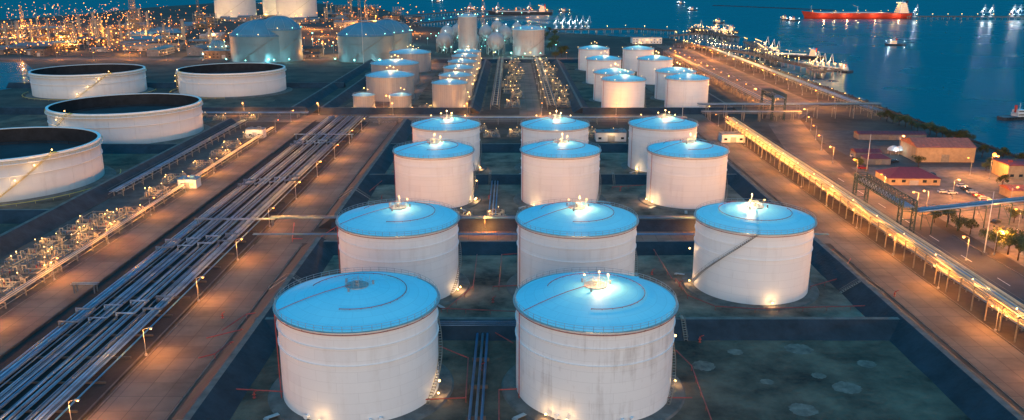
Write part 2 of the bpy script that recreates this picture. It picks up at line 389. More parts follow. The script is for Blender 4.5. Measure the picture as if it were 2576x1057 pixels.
tank_lamp(t,(18.5)*cos(rad(-12)),18.5*sin(rad(-12)),3.5,160,.6,0)
t,x,y=place(A2,1497,752,H1,label='white storage tank, rust-streaked wall, lit roof centre'); base_lamps(t,17.6,(-127,-112,0),260); roof_lamps(t,18,H1,4800)
tank_lamp(t,18.8*cos(rad(5)),18.8*sin(rad(5)),12,80,.6,0)
t,x,y=place(A,1002,548,H1,label='white storage tank with blue roof and lit roof centre'); base_lamps(t,17.6,(-20,-14),350); roof_lamps(t,18,H1,2200,2)
t,x,y=place(A,1451,548,H1,label='white storage tank with blue roof and lit roof centre'); base_lamps(t,17.6,(-5,2),250); roof_lamps(t,18,H1,4600)
R3=rad(-152)
t=clone(A,(S(1898,546,H1)[0],S(1898,546,H1)[1],0),R3,(.965,.965,1),None,label='white storage tank with brightly lit roof and front stairway')
base_lamps(t,17.6,(-85,180),450,R3); roof_lamps(t,18,H1,8000); tank_lamp(t,19*cos(rad(172)-R3),19*sin(rad(172)-R3),11,200,.6,0)
for (u,v,a,pw) in((1091,376,(-14,-8),450),(1410,375,(-130,),450),(1730,375,(-165,-150),700)):
    x,y,_=S(u,v,H1); t=clone(Bt,(x,y,0),0); base_lamps(t,16.2,a,pw,big=.34); roof_lamps(t,16.5,H1,3000,2,big=.26)
    if u==1091: tank_lamp(t,17.8*cos(rad(-8)),17.8*sin(rad(-8)),9,300,.7,0)
for (u,v,a,pw) in((1122,312,(-20,),400),(1396,312,(-30,),400),(1668,310,(-140,-30),600)):
    x,y,_=S(u,v,H1); t=clone(Bt,(x,y,0),0); base_lamps(t,16.2,a,pw,big=.36); roof_lamps(t,16.5,H1,4200,3,big=.3)
    tank_lamp(t,17*cos(rad(60)),17*sin(rad(60)),H1+1.8,300,big=.28); tank_lamp(t,17*cos(rad(120)),17*sin(rad(120)),H1+1.8,300,big=.28)
Cg=tank(15.0,21,1,label='white storage tank in a farther cluster',group='farther storage tanks')
Dg=tank(12.3,18.2,1,CLAD,ROOFG,False,label='grey clad storage tank with conical roof',group='grey clad tanks')
Eg=tank(18,18,1,CLAD,ROOFG,False,label='wide grey storage tank with shallow roof',group='grey clad tanks')
Fg=tank(7.5,10,1,CLAD,ROOFG,False,label='small grey tank beside larger tanks',group='small tanks')
for (u,v) in((1494,121),(1606,122),(1519,147),(1648,147),(1545,181),(1700,178),(1569,198),(1729,195)):
    x,y,_=S(u,v,21); t=clone(Cg,(x,y,0),0); roof_lamps(t,15,21,3200,3,big=.34); base_lamps(t,15.2,(-20,),700,big=.36)
    for a in(30,100,170,240): tank_lamp(t,15.6*cos(rad(a)),15.6*sin(rad(a)),22,0,big=.26)
for (u,v) in((1131,207),(1146,188),(1154,169),(1163,154),(1170,140),(1178,129)):
    x,y,_=S(u,v,18.2); t=clone(Dg,(x,y,0),0); tank_lamp(t,13.8*cos(rad(-20)),13.8*sin(rad(-20)),12,600,.7,0,.34); tank_lamp(t,13.8*cos(rad(-40)),13.8*sin(rad(-40)),3,700,.7,-.7,.34)
    tank_lamp(t,0,0,23,1800,big=.33)
    for a in(20,60,100): tank_lamp(t,12.6*cos(rad(a)),12.6*sin(rad(a)),19.4,0,big=.28)
for (u,v,s) in((981,188,1),(993,158,1.12),(1032,131,1.1)):
    x,y,_=S(u,v,18); t=clone(Eg,(x,y,0),0,(s,s,1)); roof_lamps(t,18,18,3400,3,big=.34); tank_lamp(t,18.6*cos(rad(80)),18.6*sin(rad(80)),19.5,200,big=.34)
for (u,v) in((915,238),(1007,238)):
    x,y,_=S(u,v,10); t=clone(Fg,(x,y,0),0); roof_lamps(t,7.5,10,1200,2,big=.3); base_lamps(t,7.5,(-20,-150),300,big=.3)
def opentank(R,h):
    T=thing('floating_roof_tank',(0,0,-500),'huge open-topped white floating-roof tank, weathered wall','storage tank','open-topped floating-roof tanks')
    n=128
    add('foundation',MB().rev([(R+5,0),(R+3,.8),(R-.1,.82)],n,sm=False),CONC,T)
    add('wall',MB().rev([(R,.8),(R,h),(R-.25,h)],n),CREAM,T)
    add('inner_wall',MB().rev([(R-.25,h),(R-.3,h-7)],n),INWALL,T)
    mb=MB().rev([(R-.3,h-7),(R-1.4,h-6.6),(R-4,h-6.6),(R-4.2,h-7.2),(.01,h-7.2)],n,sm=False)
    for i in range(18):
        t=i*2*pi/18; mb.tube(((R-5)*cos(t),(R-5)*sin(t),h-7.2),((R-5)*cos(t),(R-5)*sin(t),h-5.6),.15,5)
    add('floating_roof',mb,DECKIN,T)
    for z in(.60,.88): add('wind_girder',MB().ring(R+.01,h*z,1.2 if z>.8 else .4,.25,n),WHITE,T)
    add('rim',MB().rev([(R+.02,h-.8),(R+.5,h-.8),(R+.5,h+.12),(R-.9,h+.12),(R-.9,h-.2),(R-.26,h-.2)],n,sm=False),WHITE,T)
    for i in range(20):
        t=(i+.5)*2*pi/20; add('wall_rib',MB().tube(((R+.05)*cos(t),(R+.05)*sin(t),.9),((R+.05)*cos(t),(R+.05)*sin(t),h-1),.08,4),CREAM,T)
    mb=MB(); railing(R+1.1,h*.885,mb,3,1.2,.05); add('railing',mb,YEL,T)
    mb=MB(); stair(R,h,rad(-75),rad(-40),mb,1.1)
    mb.box((R+.6)*cos(rad(-38)),(R+.6)*sin(rad(-38)),h+.2,2.5,3,.15,rad(-38))
    add('stairway',mb,YEL,T)
    mb=MB(); mb.tube(((R-1)*cos(rad(-38)),(R-1)*sin(rad(-38)),h),((R-22)*cos(rad(-38)),(R-22)*sin(rad(-38)),h-6.8),.2,5); add('rolling_ladder',mb,INWALL,T)
    mb=MB(); mb.arc(R+7,1.2,.16,rad(-170),rad(20),60,5)
    for i in range(24):
        t=rad(-170+190*i/23); mb.tube(((R+7)*cos(t),(R+7)*sin(t),0),((R+7)*cos(t),(R+7)*sin(t),1.2),.08,4)
    add('fire_main_pipe',mb,YEL,T)
    return T
O=opentank(41.3,18.4)
for (u,v,rt) in((-6,360,8),(317,259,-70),(222,174,-5),(583,171,-100)):
    x,y,_=S(u,v,18.4); r_=rad(rt); t=clone(O,(x,y,0),r_)
    for f in(.1,.4,.7,1): 
        a=rad(-75+35*f); tank_lamp(t,43.3*cos(a),43.3*sin(a),1.5+17.5*f+1.2,330,.8*cos(a),.8*sin(a),.3)
def rm(o):
    for c in list(o.children): rm(c)
    bpy.data.objects.remove(o)
for T in (A,A2,Bt,Cg,Dg,Eg,Fg,O): rm(T)
# ---------- distant dome tanks
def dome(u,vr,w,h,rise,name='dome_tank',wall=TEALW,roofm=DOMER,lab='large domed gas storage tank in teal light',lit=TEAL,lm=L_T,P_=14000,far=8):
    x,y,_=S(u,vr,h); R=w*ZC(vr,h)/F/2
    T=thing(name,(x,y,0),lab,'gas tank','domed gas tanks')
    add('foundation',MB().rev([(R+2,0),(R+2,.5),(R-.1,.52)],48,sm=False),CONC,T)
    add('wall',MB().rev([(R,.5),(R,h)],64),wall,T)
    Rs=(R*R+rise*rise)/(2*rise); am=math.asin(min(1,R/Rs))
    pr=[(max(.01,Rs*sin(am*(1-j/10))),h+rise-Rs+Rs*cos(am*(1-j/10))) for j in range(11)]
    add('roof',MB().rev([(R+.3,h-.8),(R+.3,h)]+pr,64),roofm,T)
    mb=MB()
    railing(R+.2,h,mb,5,1.6,.1)
    for i in range(12):
        t=i*pi/6; mb.path([(q[0]*cos(t),q[0]*sin(t),q[1]+.1) for q in pr],.12,4)
    mb.tube((0,0,h+rise),(0,0,h+rise+4),.3,5); mb.box(0,0,h+rise+1,6,6,.3)
    add('railing',mb,RIB,T)
    for z in(.35,.7): add('stiffening_ring',MB().ring(R+.02,h*z,.5,.3,64),wall,T)
    mb=MB(); stair(R,h,rad(-120),rad(-120)+h*1.5/R,mb,1.4,30); add('stairway',mb,STEEL,T)
    for a in(-60,-100,-140): tank_lamp(T,(R+far)*cos(rad(a)),(R+far)*sin(rad(a)),4,P_*.2,0,-1,.5,lm,lit)
    for a in range(0,360,40): tank_lamp(T,(R+.6)*cos(rad(a)),(R+.6)*sin(rad(a)),h+2,0,0,0,.38,L_W if a%80 else lm,lit)
    return T
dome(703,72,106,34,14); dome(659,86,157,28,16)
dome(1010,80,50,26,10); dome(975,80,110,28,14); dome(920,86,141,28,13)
dome(547,120,42,10,9,lab='small domed tank beside larger dome tanks'); dome(687,103,46,16,4,lab='small white tank beside dome tank'); dome(722,107,40,14,4,lab='small white tank beside dome tank')
for q in((1176,40,48,44,3),(1330,72,80,30,4)): dome(*q,wall=CLAD,roofm=ROOFG,name='storage_tank',lab='tall white cylinder tank at the terminal, teal lit',P_=14000)
for q in((590,-6,100,42,3),(690,-8,60,40,3),(745,-4,100,42,3)): dome(*q,wall=CREAM,roofm=ROOFG,name='storage_tank',lab='very large cream concrete tank lit amber',lit=(1,.6,.2),lm=L_W,P_=150000,far=22)
def sphere(u,v,w):
    zc0=ZC(v,12); R=w*zc0/F/2; x,y,_=S(u,v,R+4)
    T=thing('spherical_tank',(x,y,0),'spherical gas tank on steel legs, teal lit','gas tank','spherical gas tanks')
    add('shell',MB().ball(0,0,R+4,R,28,16),CLAD,T)
    mb=MB()
    for i in range(10):
        t=i*pi/5; mb.tube((R*cos(t),R*sin(t),0),(R*cos(t),R*sin(t),R+4),.35,6)
        t2=t+pi/5; mb.tube((R*cos(t),R*sin(t),1),(R*cos(t2),R*sin(t2),R+1),.12,4)
    add('leg',mb,RIB,T)
    mb=MB(); railing(2.5,2*R+4,mb,1.5,1.3,.1); stair(R*.99,R+3,rad(-150),rad(-60),mb,1,20); mb.rev([(2.6,2*R+3.6),(2.6,2*R+4),(.01,2*R+4)],12); add('stairway',mb,RIB,T)
    tank_lamp(T,0,-R-5,4,3000,mat=L_T,col=TEAL,big=.45); tank_lamp(T,1.5,0,2*R+6,500,mat=L_C,col=COOL,big=.4)
for q in((1118,102,40),(1183,100,44),(1247,104,44),(1125,82,34),(1152,76,32),(1222,80,34),(1270,82,34),(1250,66,28),(1300,70,26)): sphere(*q)
# ---------- pipe track
def pipe_run(name,x,y0,y1,r,mat,loops=(),z=.9,lab='',grp='pipelines in the pipe track'):
    pts=[(x,y0,z)]
    for (ly,ll,up,off) in loops:
        pts+=[(x,ly,z),(x,ly,z+up),(x+off,ly,z+up),(x+off,ly+ll,z+up),(x,ly+ll,z+up),(x,ly+ll,z)]
    pts.append((x,y1,z)); return tag(add(name,MB().path(pts,r,8),mat),lab,'pipeline',grp)
xs=-121.0; k=0
pm=[PIPE,PIPE2,PIPE,BLUEP,PIPE2,PIPE2,PIPE]
while xs<-96.0:
    r=random.choice([.15,.2,.28,.34,.24,.42,.18])
    lp=[]
    if k%6==1: lp=[(132+k*.6,9-k*.1,1.5,5.5),(205+k*.5,9,1.5,5),(268+k*.4,8,1.5,5),(356+k*.4,8,1.5,5),(446+k*.3,8,1.5,5)]
    pipe_run('pipeline',xs,50,548,r,pm[k%7],lp,z=.55+r,lab='long silver pipeline in the trench with expansion loops' if lp else 'long grey pipeline lying in the trench')
    nx=xs+r+random.choice([.15,.22,.35,.5]); xs=nx+.3; k+=1
    if k%6==0: xs+=1.3
sl=MB().box(0,0,.27,27.5,.4,.5)
base=None
for i in range(34):
    y=96+i*13.2
    if base is None: base=tag(add('pipe_sleeper',sl,CONCD,None,(-107.8,y,0)),'concrete sleeper carrying pipes in the trench','pipe support','pipe sleepers')
    else: clone(base,(-107.8,y,0))
for y,cx,hl in((300,-104,15),(232,-127,4),(472,-108,17)):
    T=thing('pipe_bridge',(cx,y,0),'low steel pipe bridge spanning the pipe trench','pipe bridge','pipe bridges over the trench')
    mb=MB()
    for x in(-hl+1,hl-1): mb.box(x,0,1.3,.3,.3,2.6); mb.box(x,1.8,1.3,.3,.3,2.6); mb.box(x,.9,2.5,.3,2.2,.2)
    mb.box(0,.9,2.5,hl*2,.2,.15)
    add('frame',mb,PIPE2,T)
    for q in(.2,.8,1.5): add('pipe',MB().tube((-hl,q,2.85),(hl,q,2.85),.13,6),PIPE2 if q==.8 else PIPE,T)
for x,m in((-9,BLUEP),(-7.6,PIPE),(-6.4,BLUEP)):
    pipe_run('pipeline',x,60,200,.32,m,z=1.3,lab='blue pipeline running between tank rows',grp='pipelines between tanks')
    pipe_run('pipeline',x,308,366,.3,m,z=1.3,lab='blue pipeline running between tank rows',grp='pipelines between tanks')
for i in range(9):
    T=tag(add('pipe_support',MB().box(0,0,.45,4.2,.35,.9).box(-1.6,0,.5,.3,.5,1).box(1.6,0,.5,.3,.5,1),CONC,None,(-7.7,75+i*14,0)),'concrete pipe support between tanks','pipe support','pipe supports')
for y in(297,298.2,299.4,276.6,277.6):
    tag(add('pipeline',MB().path([(-90,y,4.3),(110,y,4.3)],.2,6),PIPE2 if y>298 else BLUEP),'horizontal pipeline beside the cross road','pipeline','cross pipelines')
for y in(199,200.3,201.5): tag(add('pipeline',MB().path([(-60,y,4.2),(20,y,4.2)],.16,6),PIPE2),'thin grey pipeline along a bund','pipeline','cross pipelines')
# ---------- red fire water pipes
def redpipe(pts,z=1.3):
    P=[Vector(S(u,v,z)) for u,v in pts]; mb=MB().path(P,.15,5)
    for a,c in zip(P,P[1:]):
        L=(c-a).length; n=max(1,int(L/6))
        for i in range(n):
            q=a+(c-a)*i/n; mb.tube((q.x,q.y,.02),q,.07,4)
    tag(add('fire_water_pipe',mb,RED),'red fire-water pipe on short posts by the tanks','pipe','red fire-water pipes')
for p in([(1700,700),(1730,742),(1800,770),(1900,776),(2200,768)],[(590,978),(640,900),(662,862),(580,860),(540,890),(500,900)],[(590,978),(718,985)],[(662,862),(610,828),(520,850)],[(1105,830),(1180,828),(1235,830),(1290,862)],[(1100,868),(1178,900),(1172,1000),(1060,1005)],[(1255,1057),(1255,980),(1300,978)],[(1700,880),(1740,920),(1790,1057)],[(1670,1000),(1740,1000)],[(690,780),(620,790),(560,830)],
          [(1125,775),(1190,720),(1200,640)],[(1255,720),(1262,640),(1300,638)],[(1240,720),(1300,718)],[(1640,620),(1690,700)],[(800,600),(860,560)],[(930,480),(990,430)],[(1200,470),(1210,400)],[(1540,470),(1620,465)],[(1110,775),(1296,783)],[(1860,470),(1920,500)],[(740,560),(735,600),(760,600)],[(2040,720),(2110,700),(2140,650)]): redpipe(p)
def hydrant(u,v):
    x,y=p2(u,v); T=thing('fire_monitor',(x,y,0),'red fire-water monitor on a short post','fire monitor','fire monitors'); mb=MB().tube((0,0,0),(0,0,1.5),.14,8); mb.tube((0,0,1.4),(.9,-.4,2.1),.12,8,.08); mb.tube((-.4,0,.8),(.4,0,.8),.12,8); mb.tube((0,0,0),(0,0,.2),.4,10)
    add('body',mb,RED,T)
for q in((640,1000),(1210,930),(1760,860),(1710,720),(2250,745),(820,700),(1240,760),(1640,690),(2090,640),(960,500),(1230,500),(1560,480),(1880,480),(560,800),(2330,900)): hydrant(*q)
# ---------- pipe racks
def rack(pts,width,hgt,npipe,step,lab,mat=STEEL,pm=(PIPE3,PIPE,PIPE3),levels=1,seed=1,pr=.3,lamp=0,lampstep=24,gap=2.4):
    rnd=random.Random(seed)
    o0=Vector((pts[0][0],pts[0][1],0)); T=thing('pipe_rack',tuple(o0),lab,'pipe rack','pipe racks')
    V=[Vector((p[0],p[1],0))-o0 for p in pts]
    nor=[]
    for i in range(len(V)):
        d=(V[min(i+1,len(V)-1)]-V[max(i-1,0)]).normalized(); nor.append(Vector((-d.y,d.x,0)))
    fm=MB()
    for s in(-1,1): fm.box(0,s*width/2,hgt/2,.28,.28,hgt)
    for l in range(levels): fm.box(0,0,hgt-.2-l*gap,.25,width,.3)
    fm.tube((0,-width/2,hgt*.2),(0,width/2,hgt-gap*(levels-1)-.3),.09,4)
    first=None;cnt=0
    for a,c in zip(V,V[1:]):
        L=(c-a).length; ang=math.atan2((c-a).y,(c-a).x); n=int(L/step)
        for i in range(n):
            q=a+(c-a)*(i+.5)/n; cnt+=1
            if cnt>95: break
            if first is None: first=add('frame',fm,mat,T,tuple(q),ang)
            else:
                f=first.copy(); coll.objects.link(f); f.parent=T; f.location=q; f.rotation_euler=(0,0,ang)
        if lamp:
            nn=Vector((-(c-a).normalized().y,(c-a).normalized().x,0))
            for i in range(int(L/lampstep)):
                q=a+(c-a)*(i+.5)/int(L/lampstep)+nn*(width/2+.9); tank_lamp(T,q.x,q.y,hgt+2.4,lamp,big=.2,mat=L_W,col=(1,.48,.11))
                q2=a+(c-a)*(i+.1)/int(L/lampstep); tank_lamp(T,q2.x,q2.y,hgt-3.4,0,big=.2,mat=L_O)
    sb=MB()
    for s in(-1,1): sb.path([v+nn*s*width/2+Vector((0,0,hgt-.9)) for v,nn in zip(V,nor)],.12,4)
    for s in(-1,1): sb.path([v+nn*s*(width/2+.1)+Vector((0,0,hgt+1)) for v,nn in zip(V,nor)],.04,4)
    add('beam',sb,mat,T)
    for l in range(levels):
        for i in range(npipe):
            off=-width/2+.6+(width-1.2)*(i+rnd.uniform(-.25,.25))/max(1,npipe-1); r=pr*rnd.uniform(.5,1.35)
            add('pipe',MB().path([v+nn*off+Vector((0,0,hgt-l*gap+r)) for v,nn in zip(V,nor)],r,6),pm[(i+l)%len(pm)],T)
    return T
rack([(132.5,60),(132.5,505)],6,7,9,7,'long yellow-lit elevated pipe rack beside the road',levels=2,seed=2,lamp=1700,lampstep=21,pr=.2,pm=(PIPE3,PIPE3,STEEL,PIPE3,PIPE))
rack([(177,560),(177,975)],6,6,6,10,'elevated pipe rack lit by orange lamps',seed=3,pr=.22)
rack([(240,545),(241,1040)],7,5,6,12,'pipe rack following the shoreline',seed=4,pm=(PIPE,PIPE2,PIPE))
rack([(146,291),(240,322)],5,8.5,5,12,'pipe rack crossing the yard',GREEN,seed=5,pm=(PIPE,PIPE2))
rack([(122,545),(242,547)],6,9,6,12,'pipe rack crossing the road on tall frames',seed=6,pm=(PIPE,PIPE2,PIPE3))
rack([(122,534),(186,534)],4,6,4,10,'pipe rack crossing the road on tall frames',seed=7,pm=(PIPE,PIPE2,PIPE3))
rack([(28,575),(28,925)],6,4,6,12,'pipe rack between tank clusters, amber lit',seed=8,pm=(PIPE2,PIPE3,PIPE2),pr=.2)
rack([(-12,575),(-12,925)],6,4,6,12,'pipe rack between tank clusters, amber lit',seed=9,pm=(PIPE2,PIPE3,PIPE2),pr=.2)
rack([(-168,340),(-168,520)],4,3,5,10,'low pipe rack beside the concrete road',seed=10,pm=(PIPE,PIPE2),pr=.2)
rack([(-145,205),(-145,500)],3,2,5,10,'low pipe rack beside the concrete road',seed=21,pm=(PIPE3,PIPE2),pr=.16)
rack([(-300,548),(-135,548)],5,3,5,12,'low pipe rack beside the cross road',seed=12,pm=(PIPE,PIPE2))
rack([(-90,524),(110,524)],6,4,6,12,'low pipe rack beside the cross road',seed=13,pm=(PIPE,PIPE3))
def gantry(x,y0,y1,w,h,lab):
    T=thing('steel_gantry',(x,y0,0),lab,'gantry','steel gantries'); L=y1-y0
    for yy in(0,L):
        mb=MB()
        for s in(-1,1):
            for d in(0,3): 
                q=yy+d*(1 if yy==0 else -1); mb.box(s*w/2,q,h/2,.4,.4,h)
            for z in range(int(h/3)):
                a=yy;b_=yy+3*(1 if yy==0 else -1); mb.tube((s*w/2,a,z*3),(s*w/2,b_,z*3+3),.12,4); mb.tube((s*w/2,b_,z*3),(s*w/2,a,z*3+3),.12,4)
        for z in(3,6,9,h): 
            if z<=h: mb.tube((-w/2,yy,z),(w/2,yy,z),.14,4)
        add('leg',mb,GREEN,T)
    mb=MB(); n=max(4,int(L/3))
    for s in(-1,1):
        for z in(h,h-3): mb.box(s*w/2,L/2,z,.35,L,.35)
        for i in range(n):
            a=L*i/n;c=L*(i+1)/n; mb.tube((s*w/2,a,h-3),(s*w/2,c,h),.13,4); mb.tube((s*w/2,a,h),(s*w/2,c,h-3),.13,4); mb.tube((s*w/2,a,h-3),(s*w/2,a,h),.13,4)
    for i in range(n+1): mb.tube((-w/2,L*i/n,h-3),(w/2,L*i/n,h-3),.15,4); mb.tube((-w/2,L*i/n,h),(w/2,L*i/n,h),.13,4)
    add('truss',mb,GREEN,T)
    for i in range(4): add('pipe',MB().tube((-w/2+1+i*(w-2)/3,0,h-2.4),(-w/2+1+i*(w-2)/3,L,h-2.4),.35,6),PIPE,T)
gantry(143,289,333,5,13,'dark green steel truss gantry over the access road')
gantry(172,535,562,8,17,'dark green steel truss gantry over the road')
mb=MB()
for i in range(110): mb.tube((139.5,60+i*4,0),(139.5,60+i*4,2.2),.05,4)
for z in(.3,1.2,2.1): mb.tube((139.5,60,z),(139.5,500,z),.03,4)
tag(add('fence',mb,RIB),'thin wire fence on steel posts beside the road','fence')
# ---------- manifolds
def manifold(seed,nx=6,L=14,Wd=10,label='pump manifold of cream pipes and valves under warm lamps'):
    rnd=random.Random(seed); T=thing('pipe_manifold',(0,0,-500),label,'pipe manifold','pump manifolds')
    add('slab',MB().box(0,0,.12,Wd+2,L+2,.24),CONC,T)
    for i in range(nx):
        y=-L/2+L*(i+.5)/nx+rnd.uniform(-.4,.4); z=rnd.choice([.8,1.2,1.8]); mb=MB(); r=rnd.choice([.11,.16,.22])
        a,c=rnd.uniform(-Wd/2,-Wd/6),rnd.uniform(Wd/6,Wd/2)
        mb.path([(a,y,.2),(a,y,z+1.2),(a+1.3,y,z+1.2),(a+1.3,y,z),(c-1,y,z),(c-1,y,z+rnd.choice([.8,1.8])),(c,y,z+1),(c,y,.2)],r,6)
        for q in(a+2.1,(a+c)/2,c-1.6): mb.tube((q-.06,y,z),(q+.06,y,z),r*1.7,8)
        add('pipe',mb,rnd.choice([PIPE3,PIPE3,STEEL,PIPE2]),T)
        q=a+1.8; vb=MB().tube((q,y,z),(q,y,z+.9),.08,5); vb.rev([(.2,-.04),(.26,0),(.2,.04)],8,(q,y,z+.9)); vb.box(q,y,z,.5,.45,.45)
        add('valve',vb,RED if rnd.random()<.3 else STEEL,T)
    for j in range(3):
        x=rnd.uniform(-Wd*.35,Wd*.35); zz=rnd.uniform(.5,2.2); mb=MB().path([(x,-L/2-1,zz),(x,L*rnd.uniform(-.2,.2),zz),(x+rnd.choice([-1,1]),L*.25,zz),(x+rnd.choice([-1,1]),L/2+1,zz)],.16,6)
        add('pipe',mb,PIPE3 if j else PIPE2,T)
    mb=MB()
    for x in(-Wd*.4,Wd*.4): mb.tube((x,-L/2,2.8),(x,L/2,2.8),.07,6)
    for y in(-L/2+1,L/2-1): mb.box(0,y,2.8,Wd*.8,.1,.15); mb.box(-Wd*.4,y,1.4,.12,.12,2.8); mb.box(Wd*.4,y,1.4,.12,.12,2.8)
    add('frame',mb,STEEL,T)
    for i in range(3):
        x,y=rnd.uniform(-Wd*.42,Wd*.42),L*(-.35+.35*i); zz=rnd.uniform(3.2,4.6)
        add('lamp_post',MB().tube((x,y,0),(x,y,zz),.05,5),STEEL,T); tank_lamp(T,x,y,zz+.1,480 if i<2 else 0,big=.2,col=GOLD)
    return T
ma,mb_,mc=manifold(1,8),manifold(5,9,12,9),manifold(9,8,10,12)
ms=[ma,mb_,mc]
man=[((-161+random.uniform(-2,2),216+j*15),j%3) for j in range(7)]+[((-150.5+random.uniform(-1.5,1.5),235+j*15.5),(j+1)%3) for j in range(6)]+[((-152,346),1),((-155,372),0),((-153,402),0),((-152,428),2),((-155,452),0),((-152,478),1),
     ((-6,311),1),((-20,309),2),((-12,484),0),((2,486),1),((-28,486),2),((47,486),1),((60,486),2),((-44,486),0),((-20,500),0),((40,500),1),
     ((-190,538),1),((-172,540),2),((-205,541),0),((-60,581),2),((100,478),2)]
for i,((x,y),k) in enumerate(man): clone(ms[k],(x,y,0),rad(random.choice([0,180,3,-4])),random.uniform(.78,.95))
for j in range(9):
    for x,k in((2,j%3),(37,(j+1)%3)):
        clone(ms[k],(x+random.uniform(-4,4),600+j*36+random.uniform(-6,6),0),rad(random.choice([90,80,0])),(1,1,1.4))
for T in ms: rm(T)
# ---------- street lamps
def mklamp(hh,mat,lab,name='street_lamp',power=0,col=ORG,head=.38,arm=1.6):
    T=thing(name,(0,0,-500),lab,'street lamp','street lamps')
    mb=MB().tube((0,0,0),(0,0,hh),.1,6,.05); mb.path([(0,0,hh),(arm*.6,0,hh+.35),(arm,0,hh+.4)],.05,5); mb.box(0,0,.25,.5,.5,.5)
    add('pole',mb,RIB,T)
    add('lamp_head',MB().box(arm+.3,0,hh+.48,1.1,.36,.16),RIB,T)
    add('lamp',MB().ball(arm+.35,0,hh+.27,head,8,5,.6),mat,T)
    if power: light((arm+.35,0,hh-.35),power,col,.3,T,'lamp_light')
    return T
SL=mklamp(7,L_O,'orange sodium street lamp beside the road',power=9500,head=.28)
SF=mklamp(8,L_O,'orange sodium street lamp beside the road',power=14000,head=.42)
SY=mklamp(8,L_O,'bright orange sodium lamp in the yard',power=13000,head=.42)
SW=mklamp(7,L_W,'warm white lamp on a short pole',power=2500,col=WARM,head=.35)
for y in(118,154,190,226,262,300,340,380,420,460,500): clone(SL,(-91,y,0),0)
for y in range(112,520,31): clone(SL,(128.6,y,0),pi)
for y in range(135,540,36): clone(SL,(-141.8,y,0),0)
for y in range(575,985,27): clone(SF,(181.5,y,0),0)
for y in range(585,1110,34): clone(SF,(227,y,0),pi)
for y in range(560,1050,26): clone(SW,(246,y,0),pi)
for y in range(320,560,30): clone(SF,(161+max(0,(y-420)*.25),y,0),pi)
for x in range(-700,260,40): clone(SF,(x,928,0),pi/2)
for x in range(-280,120,50): clone(SF,(x,558,0),-pi/2)
for x in range(-50,110,40): clone(SL,(x,295.5,0),-pi/2,.8)
for y in range(590,920,44): clone(SF,(-91,y,0),0); clone(SW,(21.5,y,0),0)
for (u,v) in((2430,655),(2395,500),(2560,580),(2330,530),(2500,640),(2460,540),(2540,520),(2260,380),(2440,440),(2570,640)): 
    x,y=p2(u,v); clone(SY,(x,y,0),random.choice([0,pi]))
x,y=p2(2488,450); t=clone(SY,(x,y,0),0,1.3)
light((0,-2,8),8000,(1,.42,.08),.5,t); tank_lamp(t,0,-1,9,0,big=.7,mat=L_O)
def mast(x,y,h,lab='tall slender lighting mast'):
    T=thing('light_mast',(x,y,0),lab,'mast','tall masts'); add('pole',MB().tube((0,0,0),(0,0,h),.22,8,.07),SHIPW,T); add('base',MB().box(0,0,.4,1.5,1.5,.8),CONC,T)
for u,vb,h in((915,170,60),(1716,300,26),(2475,640,22),(2180,430,18)):
    x,y=p2(u,vb); mast(x,y,h)
# ---------- distant floodlights
fl=MB(); fl.tube((0,0,0),(0,0,10),.2,4); fl.cur=1; fl.ball(0,0,10.3,.7,7,4)
fo=tag(add('floodlight',fl,[RIB,L_O],None,(0,0,-500)),'amber floodlight on a pole in the plant','floodlight','plant floodlights')
fw=tag(add('floodlight',fl,[RIB,L_W],None,(0,0,-500)),'warm white floodlight on a pole in the plant','floodlight','plant floodlights')
ft=tag(add('floodlight',fl,[RIB,L_T],None,(0,0,-500)),'teal floodlight on a pole among dome tanks','floodlight','plant floodlights')
def inbox(r): return (random.uniform(r[0],r[2]),random.uniform(r[1],r[3]))
zones=[((0,75,330,140),70,fo),((0,60,560,140),45,fo),((330,100,860,148),40,fo),((740,40,1050,120),40,fo),((530,95,850,145),12,ft),((820,100,1060,148),12,fw),((1070,95,1400,150),22,ft),((60,30,520,60),20,fo),((50,80,860,140),34,fw)]
for r,n_,pr_ in zones:
    for i in range(n_):
        u,v=inbox(r); x,y=p2(u,v); s=random.choice([.4,.45,.5,.6,.8,1.1])
        clone(pr_,(x,y,0),0,(s,s,s*random.uniform(.6,1.6)))
for r,n_,pw,c in (((0,75,340,140),18,80000,ORG),((330,100,860,145),10,40000,(1,.45,.12)),((740,40,1050,110),9,80000,ORG),((540,95,1060,140),8,9000,TEAL),((1070,95,1400,140),8,9000,TEAL),((0,60,500,80),6,120000,ORG)):
    for i in range(n_):
        u,v=inbox(r); x,y=p2(u,v); light((x,y,11),pw,c,.8,name='plant_light')
for q in(fo,fw,ft): bpy.data.objects.remove(q)
st=MB()
for i in range(1250):
    if i<1000: u=random.uniform(-50,1050) if i<550 else random.gauss(190,120); v=random.uniform(24,146)
    if i>=1000: x=random.uniform(-4500,-700); y=random.uniform(4350,5100); r=1.7
    else: x,y=p2(u,v); r=.2+.0003*y
    st.cur=1 if random.random()<.22 else 0
    st.ball(x,y,random.uniform(3,22),r*random.choice([.35,.4,.5,.6,.8,1.2]),5,3)
o=add('distant_lights',st,[L_O,L_W]); o['kind']='stuff'; o['label']='scattered amber lights of the distant town and plant'; o['category']='lights'
